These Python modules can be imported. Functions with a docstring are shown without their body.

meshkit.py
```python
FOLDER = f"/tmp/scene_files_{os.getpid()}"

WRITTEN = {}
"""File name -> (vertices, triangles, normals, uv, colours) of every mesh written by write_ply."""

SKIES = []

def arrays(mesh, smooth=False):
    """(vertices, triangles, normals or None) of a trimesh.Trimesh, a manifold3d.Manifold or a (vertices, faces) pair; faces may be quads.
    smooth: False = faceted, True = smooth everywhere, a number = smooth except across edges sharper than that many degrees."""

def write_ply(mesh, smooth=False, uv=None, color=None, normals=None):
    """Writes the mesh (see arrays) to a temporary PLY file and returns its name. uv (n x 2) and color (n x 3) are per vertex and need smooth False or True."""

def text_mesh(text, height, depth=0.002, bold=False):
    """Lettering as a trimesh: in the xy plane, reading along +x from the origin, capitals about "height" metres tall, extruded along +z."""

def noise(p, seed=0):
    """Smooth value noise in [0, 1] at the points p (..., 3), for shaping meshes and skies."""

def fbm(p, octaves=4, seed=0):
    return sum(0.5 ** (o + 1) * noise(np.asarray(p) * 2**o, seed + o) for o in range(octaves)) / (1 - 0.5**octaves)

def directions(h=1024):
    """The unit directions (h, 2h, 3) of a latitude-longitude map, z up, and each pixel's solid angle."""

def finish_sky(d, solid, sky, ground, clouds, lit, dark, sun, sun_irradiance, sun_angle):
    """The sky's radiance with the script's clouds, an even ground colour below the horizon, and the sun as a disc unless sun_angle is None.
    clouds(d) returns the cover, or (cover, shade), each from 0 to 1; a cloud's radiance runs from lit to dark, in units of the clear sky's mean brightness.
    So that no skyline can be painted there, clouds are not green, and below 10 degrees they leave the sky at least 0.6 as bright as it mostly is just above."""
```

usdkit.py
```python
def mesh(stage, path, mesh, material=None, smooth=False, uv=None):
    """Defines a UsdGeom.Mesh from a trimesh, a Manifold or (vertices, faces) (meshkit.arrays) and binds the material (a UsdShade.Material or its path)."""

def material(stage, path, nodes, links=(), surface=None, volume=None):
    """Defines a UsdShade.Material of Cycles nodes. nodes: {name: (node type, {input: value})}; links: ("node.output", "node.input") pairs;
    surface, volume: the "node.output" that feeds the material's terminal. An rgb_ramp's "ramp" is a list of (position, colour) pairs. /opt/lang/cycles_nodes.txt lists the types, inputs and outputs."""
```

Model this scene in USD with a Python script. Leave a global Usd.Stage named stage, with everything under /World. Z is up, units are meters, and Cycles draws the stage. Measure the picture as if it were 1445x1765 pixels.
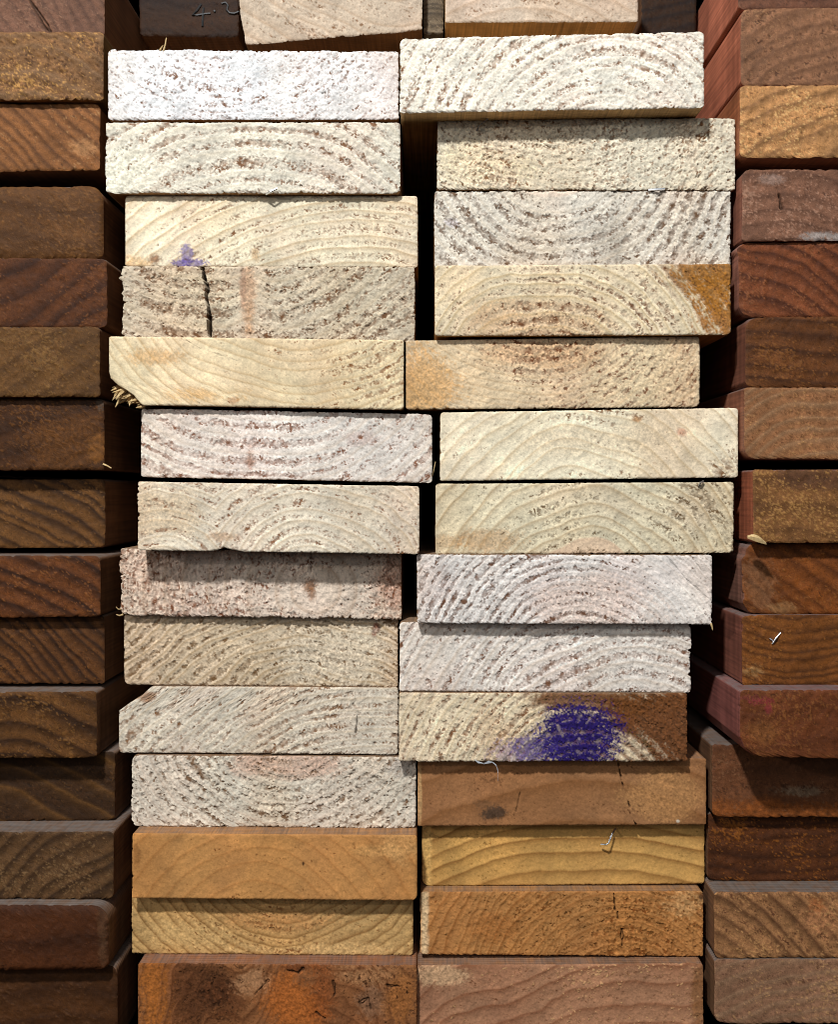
import math, numpy as np
from pxr import Usd, UsdGeom, UsdLux, UsdShade, Gf, Sdf, Vt
from scipy.ndimage import gaussian_filter, gaussian_filter1d, map_coordinates
import usdkit

stage = Usd.Stage.CreateInMemory()
UsdGeom.SetStageUpAxis(stage, UsdGeom.Tokens.z)
UsdGeom.SetStageMetersPerUnit(stage, 1.0)
UsdGeom.Xform.Define(stage, '/World')
UsdGeom.Scope.Define(stage, '/World/Looks')

# ---------------------------------------------------------------- camera, lamps
S = 0.00029            # metres on the stack's front plane per photograph pixel
D = 0.50               # metres from the lens to the front plane
CX, CY = 735.0, 850.0  # where the lens axis meets the picture
K = 36.0 / 1445.0
cam = UsdGeom.Camera.Define(stage, '/World/camera')
cam.AddTranslateOp().Set(Gf.Vec3d(0, -D, 0))
cam.AddRotateXOp().Set(90.0)
cam.CreateHorizontalApertureAttr(1445 * K)
cam.CreateVerticalApertureAttr(1445 * K * 1024 / 839)
cam.CreateFocalLengthAttr(D / S * K)
cam.CreateHorizontalApertureOffsetAttr((722.5 - CX) * K)
cam.CreateVerticalApertureOffsetAttr((CY - 882.5) * K)
cam.CreateClippingRangeAttr(Gf.Vec2f(0.01, 50))
cam.CreateFStopAttr(16.0)
cam.CreateFocusDistanceAttr(D)
cam.CreateExposureAttr(0.31)


def lamp(name, pos, power, color, radius=0.02):
    l = UsdLux.SphereLight.Define(stage, '/World/' + name)
    l.AddTranslateOp().Set(Gf.Vec3d(*pos))
    l.CreateRadiusAttr(radius)
    l.CreateNormalizeAttr(True)
    l.CreateIntensityAttr(power)
    l.CreateColorAttr(Gf.Vec3f(*color))
    return l


lamp('overhead_lamp', (-0.22, -0.66, 0.78), 15.2, (0.945, 0.985, 1.0), 0.036)
lamp('side_lamp', (-1.30, -0.80, 0.42), 5.0, (1.0, 0.97, 0.92), 0.035)
soft = UsdLux.RectLight.Define(stage, '/World/soft_fill_light')  # large fill panel added behind the camera to lift the ambient light
soft.AddTranslateOp().Set(Gf.Vec3d(0.5, -2.6, 1.0))
soft.AddRotateXOp().Set(72.0)
soft.CreateWidthAttr(2.4); soft.CreateHeightAttr(2.0)
soft.CreateNormalizeAttr(True)
soft.CreateIntensityAttr(4.6)
soft.CreateColorAttr(Gf.Vec3f(0.90, 0.955, 1.0))

# ---------------------------------------------------------------- materials
mat = lambda name, *a, **k: usdkit.material(stage, '/World/Looks/' + name, *a, **k)


def end_material(name, rough, spec, grain, bump):
    return mat(name, {
        't': ('attribute', {'attribute': 'tint'}),
        'tc': ('texture_coordinate', {}),
        'n1': ('noise_texture', {'scale': 1900.0, 'detail': 3.0, 'roughness': 0.65}),
        'n2': ('noise_texture', {'scale': 320.0, 'detail': 4.0, 'roughness': 0.6}),
        'r1': ('map_range', {'from_min': 0.3, 'from_max': 0.7, 'to_min': 1 - grain, 'to_max': 1 + grain}),
        'r2': ('map_range', {'from_min': 0.3, 'from_max': 0.7, 'to_min': 1 - grain * .5, 'to_max': 1 + grain * .5}),
        'm': ('math', {'math_type': 'multiply'}),
        'mx': ('mix_color', {'blend_type': 'multiply', 'fac': 1.0}),
        'cc': ('combine_color', {}),
        'b': ('bump', {'strength': bump, 'distance': 0.0006}),
        'p': ('principled_bsdf', {'roughness': rough, 'specular_ior_level': spec, 'diffuse_roughness': 0.6}),
    }, [('tc.object', 'n1.vector'), ('tc.object', 'n2.vector'), ('n1.fac', 'r1.value'), ('n2.fac', 'r2.value'),
        ('r1.result', 'm.value1'), ('r2.result', 'm.value2'), ('m.value', 'cc.r'), ('m.value', 'cc.g'), ('m.value', 'cc.b'),
        ('t.color', 'mx.a'), ('cc.color', 'mx.b'), ('mx.result', 'p.base_color'),
        ('n1.fac', 'b.height'), ('b.normal', 'p.normal')], surface='p.BSDF')


def side_material(name, dust, rough=0.75):
    """long grain: streaks along the board, fine planer ripples across it, dust settled on what faces up"""
    return mat(name, {
        't': ('attribute', {'attribute': 'tint'}),
        'tc': ('texture_coordinate', {}),
        'mp': ('mapping', {'scale': (900.0, 18.0, 900.0)}),
        'n1': ('noise_texture', {'scale': 1.0, 'detail': 4.0, 'roughness': 0.6}),
        'n2': ('noise_texture', {'scale': 45.0, 'detail': 4.0}),
        'r1': ('map_range', {'from_min': 0.3, 'from_max': 0.7, 'to_min': 0.62, 'to_max': 1.3}),
        'r2': ('map_range', {'from_min': 0.3, 'from_max': 0.7, 'to_min': 0.7, 'to_max': 1.25}),
        'm': ('math', {'math_type': 'multiply'}),
        'cc': ('combine_color', {}),
        'mx': ('mix_color', {'blend_type': 'multiply', 'fac': 1.0}),
        'mw': ('mapping', {'scale': (0.25, 1.0, 0.25)}),
        'w': ('wave_texture', {'wave_type': 'bands', 'bands_direction': 'y', 'scale': 150.0, 'distortion': 2.0, 'detail': 2.0}),
        'g': ('geometry', {}),
        'sx': ('separate_xyz', {}),
        'up': ('map_range', {'from_min': 0.35, 'from_max': 0.9, 'to_min': 0.0, 'to_max': dust, 'clamp': True}),
        'n3': ('noise_texture', {'scale': 240.0, 'detail': 4.0}),
        'r3': ('map_range', {'from_min': 0.3, 'from_max': 0.6, 'to_min': 0.35, 'to_max': 1.0, 'clamp': True}),
        'du': ('math', {'math_type': 'multiply'}),
        'md': ('mix_color', {'b': (0.17, 0.165, 0.16)}),
        'b': ('bump', {'strength': 0.32, 'distance': 0.0005}),
        'p': ('principled_bsdf', {'roughness': rough, 'specular_ior_level': 0.3}),
    }, [('tc.object', 'mp.vector'), ('mp.vector', 'n1.vector'), ('tc.object', 'n2.vector'), ('n1.fac', 'r1.value'), ('n2.fac', 'r2.value'),
        ('r1.result', 'm.value1'), ('r2.result', 'm.value2'), ('m.value', 'cc.r'), ('m.value', 'cc.g'), ('m.value', 'cc.b'),
        ('t.color', 'mx.a'), ('cc.color', 'mx.b'), ('tc.object', 'mw.vector'), ('mw.vector', 'w.vector'),
        ('g.normal', 'sx.vector'), ('sx.z', 'up.value'), ('tc.object', 'n3.vector'), ('n3.fac', 'r3.value'),
        ('up.result', 'du.value1'), ('r3.result', 'du.value2'), ('du.value', 'md.fac'), ('mx.result', 'md.a'),
        ('md.result', 'p.base_color'), ('w.fac', 'b.height'), ('b.normal', 'p.normal')], surface='p.BSDF')


END_PALE = end_material('pale_end_grain', 0.85, 0.15, 0.12, 0.22)
END_DARK = end_material('stained_end_grain', 0.7, 0.2, 0.30, 0.5)
SIDE_PALE = side_material('pale_long_grain', 0.35)
SIDE_DARK = side_material('stained_long_grain', 0.55, 0.6)
SPLINTER = mat('splinter_wood', {'tc': ('texture_coordinate', {}), 'n': ('noise_texture', {'scale': 700.0, 'detail': 3.0}),
               'r': ('rgb_ramp', {'ramp': [(0.25, (0.36, 0.22, 0.08)), (0.75, (0.72, 0.52, 0.26))]}),
               'p': ('principled_bsdf', {'roughness': 0.75})},
               [('tc.object', 'n.vector'), ('n.fac', 'r.fac'), ('r.color', 'p.base_color')], surface='p.BSDF')
STEEL = mat('staple_steel', {'tc': ('texture_coordinate', {}), 'n': ('noise_texture', {'scale': 900.0, 'detail': 3.0}),
            'r': ('map_range', {'to_min': 0.2, 'to_max': 0.5}),
            'p': ('principled_bsdf', {'metallic': 1.0, 'base_color': (0.62, 0.64, 0.68)})},
            [('tc.object', 'n.vector'), ('n.fac', 'r.value'), ('r.result', 'p.roughness')], surface='p.BSDF')
PLASTIC = mat('torn_wrap_plastic', {'tc': ('texture_coordinate', {}), 'n': ('noise_texture', {'scale': 500.0}),
              'b': ('bump', {'strength': 0.6, 'distance': 0.0005}),
              'p': ('principled_bsdf', {'roughness': 0.15, 'base_color': (0.8, 0.84, 0.9), 'alpha': 0.3})},
              [('tc.object', 'n.vector'), ('n.fac', 'b.height'), ('b.normal', 'p.normal')], surface='p.BSDF')
INK = mat('marker_ink', {'tc': ('texture_coordinate', {}), 'n': ('noise_texture', {'scale': 800.0, 'detail': 3.0}),
          'r': ('rgb_ramp', {'ramp': [(0.3, (0.004, 0.004, 0.005)), (0.8, (0.02, 0.017, 0.015))]}),
          'p': ('principled_bsdf', {'roughness': 0.6})},
          [('tc.object', 'n.vector'), ('n.fac', 'r.fac'), ('r.color', 'p.base_color')], surface='p.BSDF')

# ---------------------------------------------------------------- helpers
taken = {}


def numbered(parent, name):
    k = taken.get((parent, name), 0)
    taken[(parent, name)] = k + 1
    return parent + '/' + (name if k == 0 else f'{name}_{k:03d}')


def lin(c):
    c = np.asarray(c, float) / 255.0
    return np.where(c <= 0.04045, c / 12.92, ((c + 0.055) / 1.055) ** 2.4)


def tag(prim, label, cat, group=None, kind=None):
    prim.SetCustomDataByKey('label', label)
    if cat: prim.SetCustomDataByKey('category', cat)
    if group: prim.SetCustomDataByKey('group', group)
    if kind: prim.SetCustomDataByKey('kind', kind)


def gn(rng, shape, sig):
    a = gaussian_filter(rng.standard_normal(shape), sig, mode='wrap')
    return a / (a.std() + 1e-12)


def sstep(a, b, x):
    t = np.clip((x - a) / (b - a), 0, 1)
    return t * t * (3 - 2 * t)


def raw_mesh(path, v, quads, tris, material, tint=None, normals=None):
    m = UsdGeom.Mesh.Define(stage, path)
    f = [np.asarray(t, int).reshape(-1, 3) for t in ([tris] if tris is not None else [])]
    if quads is not None:
        q = np.asarray(quads, int)
        f.append(np.vstack([q[:, [0, 1, 2]], q[:, [0, 2, 3]]]))
    f = np.vstack(f)
    m.CreatePointsAttr(Vt.Vec3fArray.FromNumpy(v.astype(np.float32)))
    m.CreateFaceVertexCountsAttr(Vt.IntArray.FromNumpy(np.full(len(f), 3, np.int32)))
    m.CreateFaceVertexIndicesAttr(Vt.IntArray.FromNumpy(f.astype(np.int32).ravel()))
    m.CreateSubdivisionSchemeAttr('none')
    if normals is not None:
        m.CreateNormalsAttr(Vt.Vec3fArray.FromNumpy(normals.astype(np.float32)))
        m.SetNormalsInterpolation('vertex')
    if tint is not None:
        UsdGeom.PrimvarsAPI(m).CreatePrimvar('tint', Sdf.ValueTypeNames.Color3fArray, 'vertex').Set(Vt.Vec3fArray.FromNumpy(tint.astype(np.float32)))
    UsdShade.MaterialBindingAPI.Apply(m.GetPrim()).Bind(material)
    return m


def vnormals(v, f):
    n = np.zeros_like(v)
    fn = np.cross(v[f[:, 1]] - v[f[:, 0]], v[f[:, 2]] - v[f[:, 0]])
    for k in range(3):
        np.add.at(n, f[:, k], fn)
    return n / np.maximum(np.linalg.norm(n, axis=1, keepdims=True), 1e-20)


def where(px, py, d):
    """the point that stands d mm behind the front plane and is seen at this place of the photograph"""
    k = (D + d / 1000.0) / D
    return np.array([(px - CX) * S * k, d / 1000.0, (CY - py) * S * k])


def corner(e, r):
    e = np.clip(e, 0, max(r, 1e-6))
    return r - np.sqrt(np.maximum(r * r - (r - e) ** 2, 0))


# ---------------------------------------------------------------- one board
def board(key, spec):
    name, label, cat, group = spec['name'], spec['label'], 'board', spec.get('group')
    x0, x1, ytl, ytr, ybl, ybr = spec['px']
    d = spec['d']
    dark = spec.get('dark', False)
    rng = np.random.default_rng(spec['seed'])
    step = spec.get('step', 1.9 if dark else 1.15)
    g = spec.get
    nu, nv = int((x1 - x0) / step) + 1, int(((ybl + ybr) - (ytl + ytr)) / 2 / step) + 1
    u, v = np.linspace(0, 1, nu), np.linspace(0, 1, nv)
    far_ = [q for q in (np.arange(x0, -30, 14.0), np.arange(1476, x1, 14.0))]   # coarse where the picture ends
    if len(far_[0]) or len(far_[1]):
        lo_, hi_ = max(x0, -30), min(x1, 1476)
        u = (np.concatenate([far_[0], np.linspace(lo_, hi_, int((hi_ - lo_) / step)), far_[1][1:], [x1] if len(far_[1]) else []]) - x0) / (x1 - x0)
        nu = len(u)
    h = ((ybl - ytl) + (ybr - ytr)) / 2
    rag = g('rag', (0.8, 0.8, 0.8, 0.8))       # left, right, top, bottom raggedness, px
    rad = g('rad', (4, 4, 4, 4))               # corner radii tl tr bl br, px
    e_t, e_b = v * h, (1 - v) * h

    def outline(rough):
        def edge(n, a, sg=1.3):
            q = gaussian_filter1d(rng.standard_normal(n), sg); q /= q.std()
            q2 = gaussian_filter1d(rng.standard_normal(n), 9); q2 /= q2.std()
            q = np.where(q < -1.1, q * 0.9, q * 0.25)
            return (np.clip(q, -2.4, 1.0) * 0.75 + 0.3 * q2) * a * rough
        xl = x0 + corner(e_t, rad[0]) + corner(e_b, rad[2]) - edge(nv, rag[0])
        xr = x1 - corner(e_t, rad[1]) - corner(e_b, rad[3]) + edge(nv, rag[1])
        if g('left'):
            ly, lo = zip(*g('left'))
            xl = xl + np.interp(ytl + v * (ybl - ytl), ly, lo)
        if g('right'):
            ly, lo = zip(*g('right'))
            xr = xr + np.interp(ytr + v * (ybr - ytr), ly, lo)
        top = ytl + (ytr - ytl) * u - edge(nu, rag[2])
        bot = ybl + (ybr - ybl) * u + edge(nu, rag[3])
        if g('bottom'):
            lx, lo = zip(*g('bottom'))
            bot = bot + np.interp(x0 + u * (x1 - x0), lx, lo)
        if g('top'):
            lx, lo = zip(*g('top'))
            top = top + np.interp(x0 + u * (x1 - x0), lx, lo)
        PX = xl[:, None] + u[None, :] * (xr - xl)[:, None]
        PY = top[None, :] + v[:, None] * (bot - top)[None, :]
        return PX, PY

    clean = outline(0.0)
    PX, PY = outline(1.0)
    fade = np.minimum.outer(np.minimum(v, 1 - v) * h, np.minimum(u, 1 - u) * (x1 - x0)) / 14.0   # raggedness belongs to the rim only
    fade = np.exp(-np.clip(fade, 0, 9))
    PX = clean[0] + (PX - clean[0]) * fade
    PY = clean[1] + (PY - clean[1]) * fade
    shp = PX.shape

    # growth rings
    c, sp = g('c'), g('sp', 20.0)
    wamp = g('warp', 1.0)
    wx = gn(rng, shp, 45 / step) * 4.5 * wamp + gn(rng, shp, 9 / step) * 1.0 * wamp
    rx, ry = PX - c[0], (PY - c[1]) * g('ell', 1.0)
    R = np.hypot(rx, ry) + wx
    if g('c2'):      # a second centre: two sets of arches meet in a valley
        q2 = np.hypot(PX - g('c2')[0], PY - g('c2')[1]) + g('c2')[2] + wx
        R = np.minimum(R, q2)
    for (bx, by, br_, ba) in g('bend', []):   # where a knot or ray pulls the rings
        R = R + ba * np.exp(-((PX - bx) ** 2 / br_ ** 2 + (PY - by) ** 2 / (br_ * 2.5) ** 2))
    tab = rng.uniform(-0.33, 0.33, 4000)
    ph = R / sp + np.interp(R / sp, np.arange(4000), tab)
    fr, ring = ph % 1.0, np.clip(ph.astype(int), 0, 3999)
    ringr = rng.uniform(0.25, 1.0, 4000)[ring]
    late = np.maximum(np.exp(-(1 - fr) / g('lw', 0.2)), np.exp(-fr / 0.06)) * (0.65 + 0.35 * ringr)
    late = gaussian_filter(late, 0.5)
    tang = np.arctan2(ry, rx) * max(np.median(R), 40)
    tex = gn(rng, (512, 512), (g('pr', 0.6), g('pt', 1.05)))
    an = map_coordinates(tex, [R / 1.12, tang / 1.12], order=1, mode='wrap')
    iso = gn(rng, shp, g('ps', 1.0) / step)
    # torn fibres lean the way the blade went
    lean = gn(rng, (512, 512), (0.55, 1.35))
    ca, sa = math.cos(g('lean', 0.9)), math.sin(g('lean', 0.9))
    ln = map_coordinates(lean, [(-PX * sa + PY * ca) / 1.12, (PX * ca + PY * sa) / 1.12], order=1, mode='wrap')
    low = gn(rng, shp, 24 / step)
    fibre = 0.65 * an + 0.45 * iso + 0.45 * ln
    band = np.cos(2 * np.pi * (fr - 0.42)); band = np.sign(band) * np.abs(band) ** 0.7 - 0.9 * late
    val = fibre + 1.55 * g('pb', 0.9) * band * (0.5 + 0.5 * ringr) + 0.3 * low
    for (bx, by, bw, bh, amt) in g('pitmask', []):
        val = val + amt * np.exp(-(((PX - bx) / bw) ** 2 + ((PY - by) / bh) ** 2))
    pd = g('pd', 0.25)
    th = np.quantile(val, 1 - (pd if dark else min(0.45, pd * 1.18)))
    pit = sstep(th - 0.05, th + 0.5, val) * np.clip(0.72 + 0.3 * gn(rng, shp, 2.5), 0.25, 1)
    torn = np.clip(gaussian_filter(pit, 5 / step) * 2.2, 0, 1)         # where the blade tore the fibres the whole face is rough
    fz = gn(rng, shp, 0.8)
    fz2 = gn(rng, shp, 2.2)

    P, L, Q = (lin(g('P')) if dark or name == 'golden_board' else 0.78 * lin(g('P')) + 0.22 * lin((244, 240, 232))), lin(g('L')) * (np.array([0.62, 0.6, 0.58]) if dark and sum(g('L')) < sum(g('P')) else 1.0 if dark else np.array([0.86, 0.80, 0.72])), lin(g('Q'))
    col = np.broadcast_to(P, shp + (3,)).copy()
    col *= (1 + 0.06 * low + 0.05 * gn(rng, shp, 7))[..., None]

    if name == 'golden_board':
        P = P * 0.93 + P.mean() * 0.07
        col = col * 0.93 + P.mean() * 0.07

    if not dark:    # honey and pink drifts of the heartwood
        h1, h2 = gn(rng, shp, 38 / step), gn(rng, shp, 30 / step)
        col *= 1 - np.clip(h1, 0, 2)[..., None] * np.array([0.01, 0.035, 0.06])
        col *= 1 - np.clip(h2, 0, 2)[..., None] * np.array([0.0, 0.022, 0.022])

    def blend(m, cc):
        nonlocal col
        m = np.clip(m, 0, 1)[..., None]
        col = col * (1 - m) + np.asarray(cc) * m

    col *= (1 - (0.10 if not dark else 0.30 * g('rc', 0.35)) * fr * (0.4 + 0.6 * ringr))[..., None]
    if dark:
        col *= (1 + 0.55 * g('rc', 0.35) * np.cos(2 * np.pi * (fr - 0.4)) * (0.5 + 0.5 * ringr))[..., None]
    if not dark:
        blend(0.25 * np.clip(band, 0, 1) * (0.25 + 0.75 * ringr) * np.clip(pd * 4, 0.3, 1) * np.clip(1 + 0.4 * low, 0.2, 1.6) * min(1.0, g('pb', 0.9) * 1.1), (0.55 * Q + 0.27 * P) * np.array([1.04, 0.98, 0.86]))
    blend(late * min(0.95, g('rc', 0.35) * 1.7), L)
    # pale dust of raised fibre around the pits
    for (bx, by, bw, bh, cc, amt, soft_) in g('patch', []):
        q = np.hypot((PX - bx) / bw, (PY - by) / bh) + 0.15 * fibre / 1.0 * soft_ + 0.18 * low + 0.14 * soft_ * np.cos(2 * np.pi * ph)
        blend(amt * (1 - sstep(0.5, 1.25, q)), lin(cc) * (1 + 0.12 * fz[..., None]))
    for (cr, cc, amt) in g('cap', []):
        blend(amt * (1 - sstep(cr - 2.5, cr + 1.5, R)), lin(cc))
    sawh = 0
    if g('saw'):
        ang, per, amt = g('saw')[:3]
        t = PX * math.cos(ang) + PY * math.sin(ang)
        b1 = gaussian_filter1d(rng.standard_normal(6000), per * 0.8); b1 /= b1.std()
        st = ((t / per + 0.12 * np.interp(t + 2500, np.arange(6000), b1) + 0.5 * (ring % 2)) % 1.0 - 0.5) * 2
        st = 0.6 * gaussian_filter(st, 0.8) + 0.4 * np.interp(t + 2500, np.arange(6000), b1)
        msk = sstep(-0.6, 0.8, gn(rng, shp, 30)) if len(g('saw')) < 4 else np.exp(-(((PX - g('saw')[3]) / g('saw')[5]) ** 2 + ((PY - g('saw')[4]) / g('saw')[5]) ** 2))
        col *= (1 + 0.075 * amt * st * msk)[..., None]
        sawh = 0.035 * amt * st * msk
    qa = g('qa', 0.95)
    col *= (1 + 0.10 * torn * fz)[..., None]
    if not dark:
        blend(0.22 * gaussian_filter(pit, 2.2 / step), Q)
    blend(pit * qa * (0.75 + 0.25 * np.clip(fz2, -1, 1)), np.minimum(Q * np.array([0.66, 0.52, 0.38]), col * 0.4) if not dark else Q)  # torn fibre brown, darkened further to stand in for shade in the pits
    if g('fleck'):
        fc, fd = g('fleck')
        fv = 0.8 * ln + 0.5 * iso + 0.5 * an + 0.5 * low
        t2 = np.quantile(fv, 1 - fd)
        fl = sstep(t2, t2 + 0.6, fv)
        blend(fl * 0.7, lin(fc))
    else:
        fl = 0
    for (bx, by, bw, bh, cc, amt, soft_) in g('paint', []):
        q = np.hypot((PX - bx) / bw, (PY - by) / bh) + 0.20 * fibre * soft_ + 0.03 * low + 0.05 * np.cos(2 * np.pi * ph)
        m = amt * (1 - sstep(0.7, 1.1, q)) * np.clip(1.1 - 0.4 * pit - 0.2 * np.clip(-fz2 - .4, 0, 2), 0, 1)
        blend(m, lin(cc) * (1 + 0.15 * fz[..., None]) * (1 - 0.3 * late[..., None]))
    col *= np.clip(1 + g('spk', 0.05) * fz, 0.5, 1.5)[..., None]

    hgt = -0.42 * g('pdep', 0.7) * pit + 0.6 * g('fz', 0.09) * fz + 0.10 * fz2 * g('fz', 0.09) / 0.09 + 0.55 * g('fz', 0.09) * torn * gn(rng, shp, 1.0) + 0.09 * late + sawh + 0.25 * fl
    hgt = hgt + 0.25 * low * g('wav', 0.2 if dark else 0.5)
    for (pts, wd, dep) in g('cracks', []):
        dist = np.full(shp, 1e9)
        for (ax, ay), (bx, by) in zip(pts[:-1], pts[1:]):
            tt = np.clip(((PX - ax) * (bx - ax) + (PY - ay) * (by - ay)) / ((bx - ax) ** 2 + (by - ay) ** 2 + 1e-9), 0, 1)
            dist = np.minimum(dist, np.hypot(PX - ax - tt * (bx - ax), PY - ay - tt * (by - ay)))
        dist = (dist + 1.0 * gn(rng, shp, 5) + 0.6 * np.clip(gn(rng, shp, 1.8), -1.5, 1.5)) if wd > 0.45 else dist + 0.5 * gn(rng, shp, 2.5)
        dist = np.abs(dist) + np.clip(gn(rng, shp, 7), -0.2, 1.2) * 0.5
        ck = 1 - sstep(wd * 0.5, wd * 0.5 + (1.6 if wd > 0.45 else 1.1), dist)
        hgt = hgt * (1 - ck) - dep * ck
        blend(ck * (0.8 if wd > 0.45 else 0.4), lin((46, 28, 15)))  # dark tint for crack dirt, also standing in for the shade inside
    edge_d = np.minimum.outer(np.minimum(v, 1 - v) * h, np.minimum(u, 1 - u) * (x1 - x0))
    rim = g('rim', 0.5)
    hgt = hgt - rim * np.exp(-edge_d / g('rimw', 1.3))
    if g('bow'):
        hgt = hgt + g('bow') * ((PX - (x0 + x1) / 2) / (x1 - x0))
    if dark:
        mean_ = col.mean(-1, keepdims=True)
        col = (mean_ + (col - mean_) * 1.05) * np.array([1.05, 0.97, 0.88])
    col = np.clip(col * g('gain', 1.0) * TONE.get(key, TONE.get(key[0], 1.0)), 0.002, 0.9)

    k = (D + d / 1000.0) / D
    org = np.array([((x0 + x1) / 2 - CX) * S * k, d / 1000.0, (CY - max(ybl, ybr)) * S * k])

    def pts(a, b, y):
        return np.stack([(a - CX) * S * k, y, (CY - b) * S * k], -1).reshape(-1, 3) - org

    V = pts(PX, PY, (d - hgt) / 1000.0)
    idx = np.arange(nu * nv).reshape(nv, nu)
    quads = np.stack([idx[:-1, :-1], idx[1:, :-1], idx[1:, 1:], idx[:-1, 1:]], -1).reshape(-1, 4)
    tri = np.vstack([quads[:, [0, 1, 2]], quads[:, [0, 2, 3]]])
    loop = np.concatenate([idx[0, :-1], idx[:-1, -1], idx[-1, :0:-1], idx[:0:-1, 0]])
    root = UsdGeom.Xform.Define(stage, numbered('/World', name))
    root.AddTranslateOp().Set(Gf.Vec3d(*map(float, org)))
    tag(root.GetPrim(), label, cat, group)
    path = str(root.GetPath())
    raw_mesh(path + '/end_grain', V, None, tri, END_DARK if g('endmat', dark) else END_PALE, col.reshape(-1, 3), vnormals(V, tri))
    # the long body behind the sawn end
    C0 = V[loop]
    cl = pts(clean[0], clean[1], np.full(shp, d / 1000.0))[loop]
    C1 = cl + [0, 0.003, 0]
    C2 = cl + [0, g('len', 0.42), 0]
    bev = 1.0
    n = len(loop)
    i = np.arange(n); j = (i + 1) % n
    VB = np.vstack([C0, C1, C2, C2.mean(0)[None]])
    qb = np.vstack([np.stack([i + o, j + o, j + o + n, i + o + n], -1) for o in (0, n)])
    tb = np.stack([i + 2 * n, j + 2 * n, np.full(n, 3 * n)], -1)
    tb = np.vstack([qb[:, [0, 1, 2]], qb[:, [0, 2, 3]], tb])
    # facing outwards
    cen = VB.mean(0)
    fn = np.cross(VB[tb[:, 1]] - VB[tb[:, 0]], VB[tb[:, 2]] - VB[tb[:, 0]])
    if (fn[:2 * n] * (VB[tb[:2 * n, 0]] - cen)).sum() < 0:
        tb = tb[:, ::-1]
    sc = (lambda q: q * 0.88 + q.mean() * 0.12 if dark else q)(lin(g('side', (150, 110, 70) if not dark else (118, 80, 50))))
    usd = usdkit.mesh(stage, path + '/board_body', (VB, tb), SIDE_DARK if dark else SIDE_PALE, smooth=50)
    npt = len(usd.GetPointsAttr().Get())
    UsdGeom.PrimvarsAPI(usd).CreatePrimvar('tint', Sdf.ValueTypeNames.Color3fArray, 'vertex').Set(Vt.Vec3fArray.FromNumpy(np.tile(sc, (npt, 1)).astype(np.float32)))
    PLACED[key] = (path, org, d)
    return path


TONE = {'A': .74, 'A1': .85, 'A2': .82, 'A3': .78, 'A4': .75, 'A8': .75, 'A12': .62, 'A15': .52, 'A14': .52, 'B': 1.0, 'B1': 1.12, 'B3': 1.12, 'B6': 1.12, 'B14': 1.1, 'A5': .75, 'A6': .72, 'A7': .72, 'A10': .64, 'B4': .8, 'B2': 1.0, 'B12': .8, 'B7': .92, 'B9': .92, 'B8': .92, 'B13': .95, 'B5': .9, 'B11': .85, 'L12': .88, 'L13': .92, 'L14': .8, 'R11': .85, 'R12': .92, 'R13': .88, 'R14': 1.0, 'A11': .64, 'A13': .66, 'T3': .18, 'T4': .2, 'T1': .78, 'T2': .82}  # own tones, plus shade put into lower left and set-back boards
PLACED = {}
B = {}


def pale(key, px, d, label, **k):
    B[key] = dict(name='pale_board', px=px, d=d, label=label, group='pale sawn boards stacked in the middle', seed=len(B) * 7 + 11, **k)


def tan(key, px, d, label, **k):
    B[key] = dict(name='golden_board', px=px, d=d, label=label, group='golden brown boards under the pale ones', seed=len(B) * 7 + 11, **k)


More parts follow.
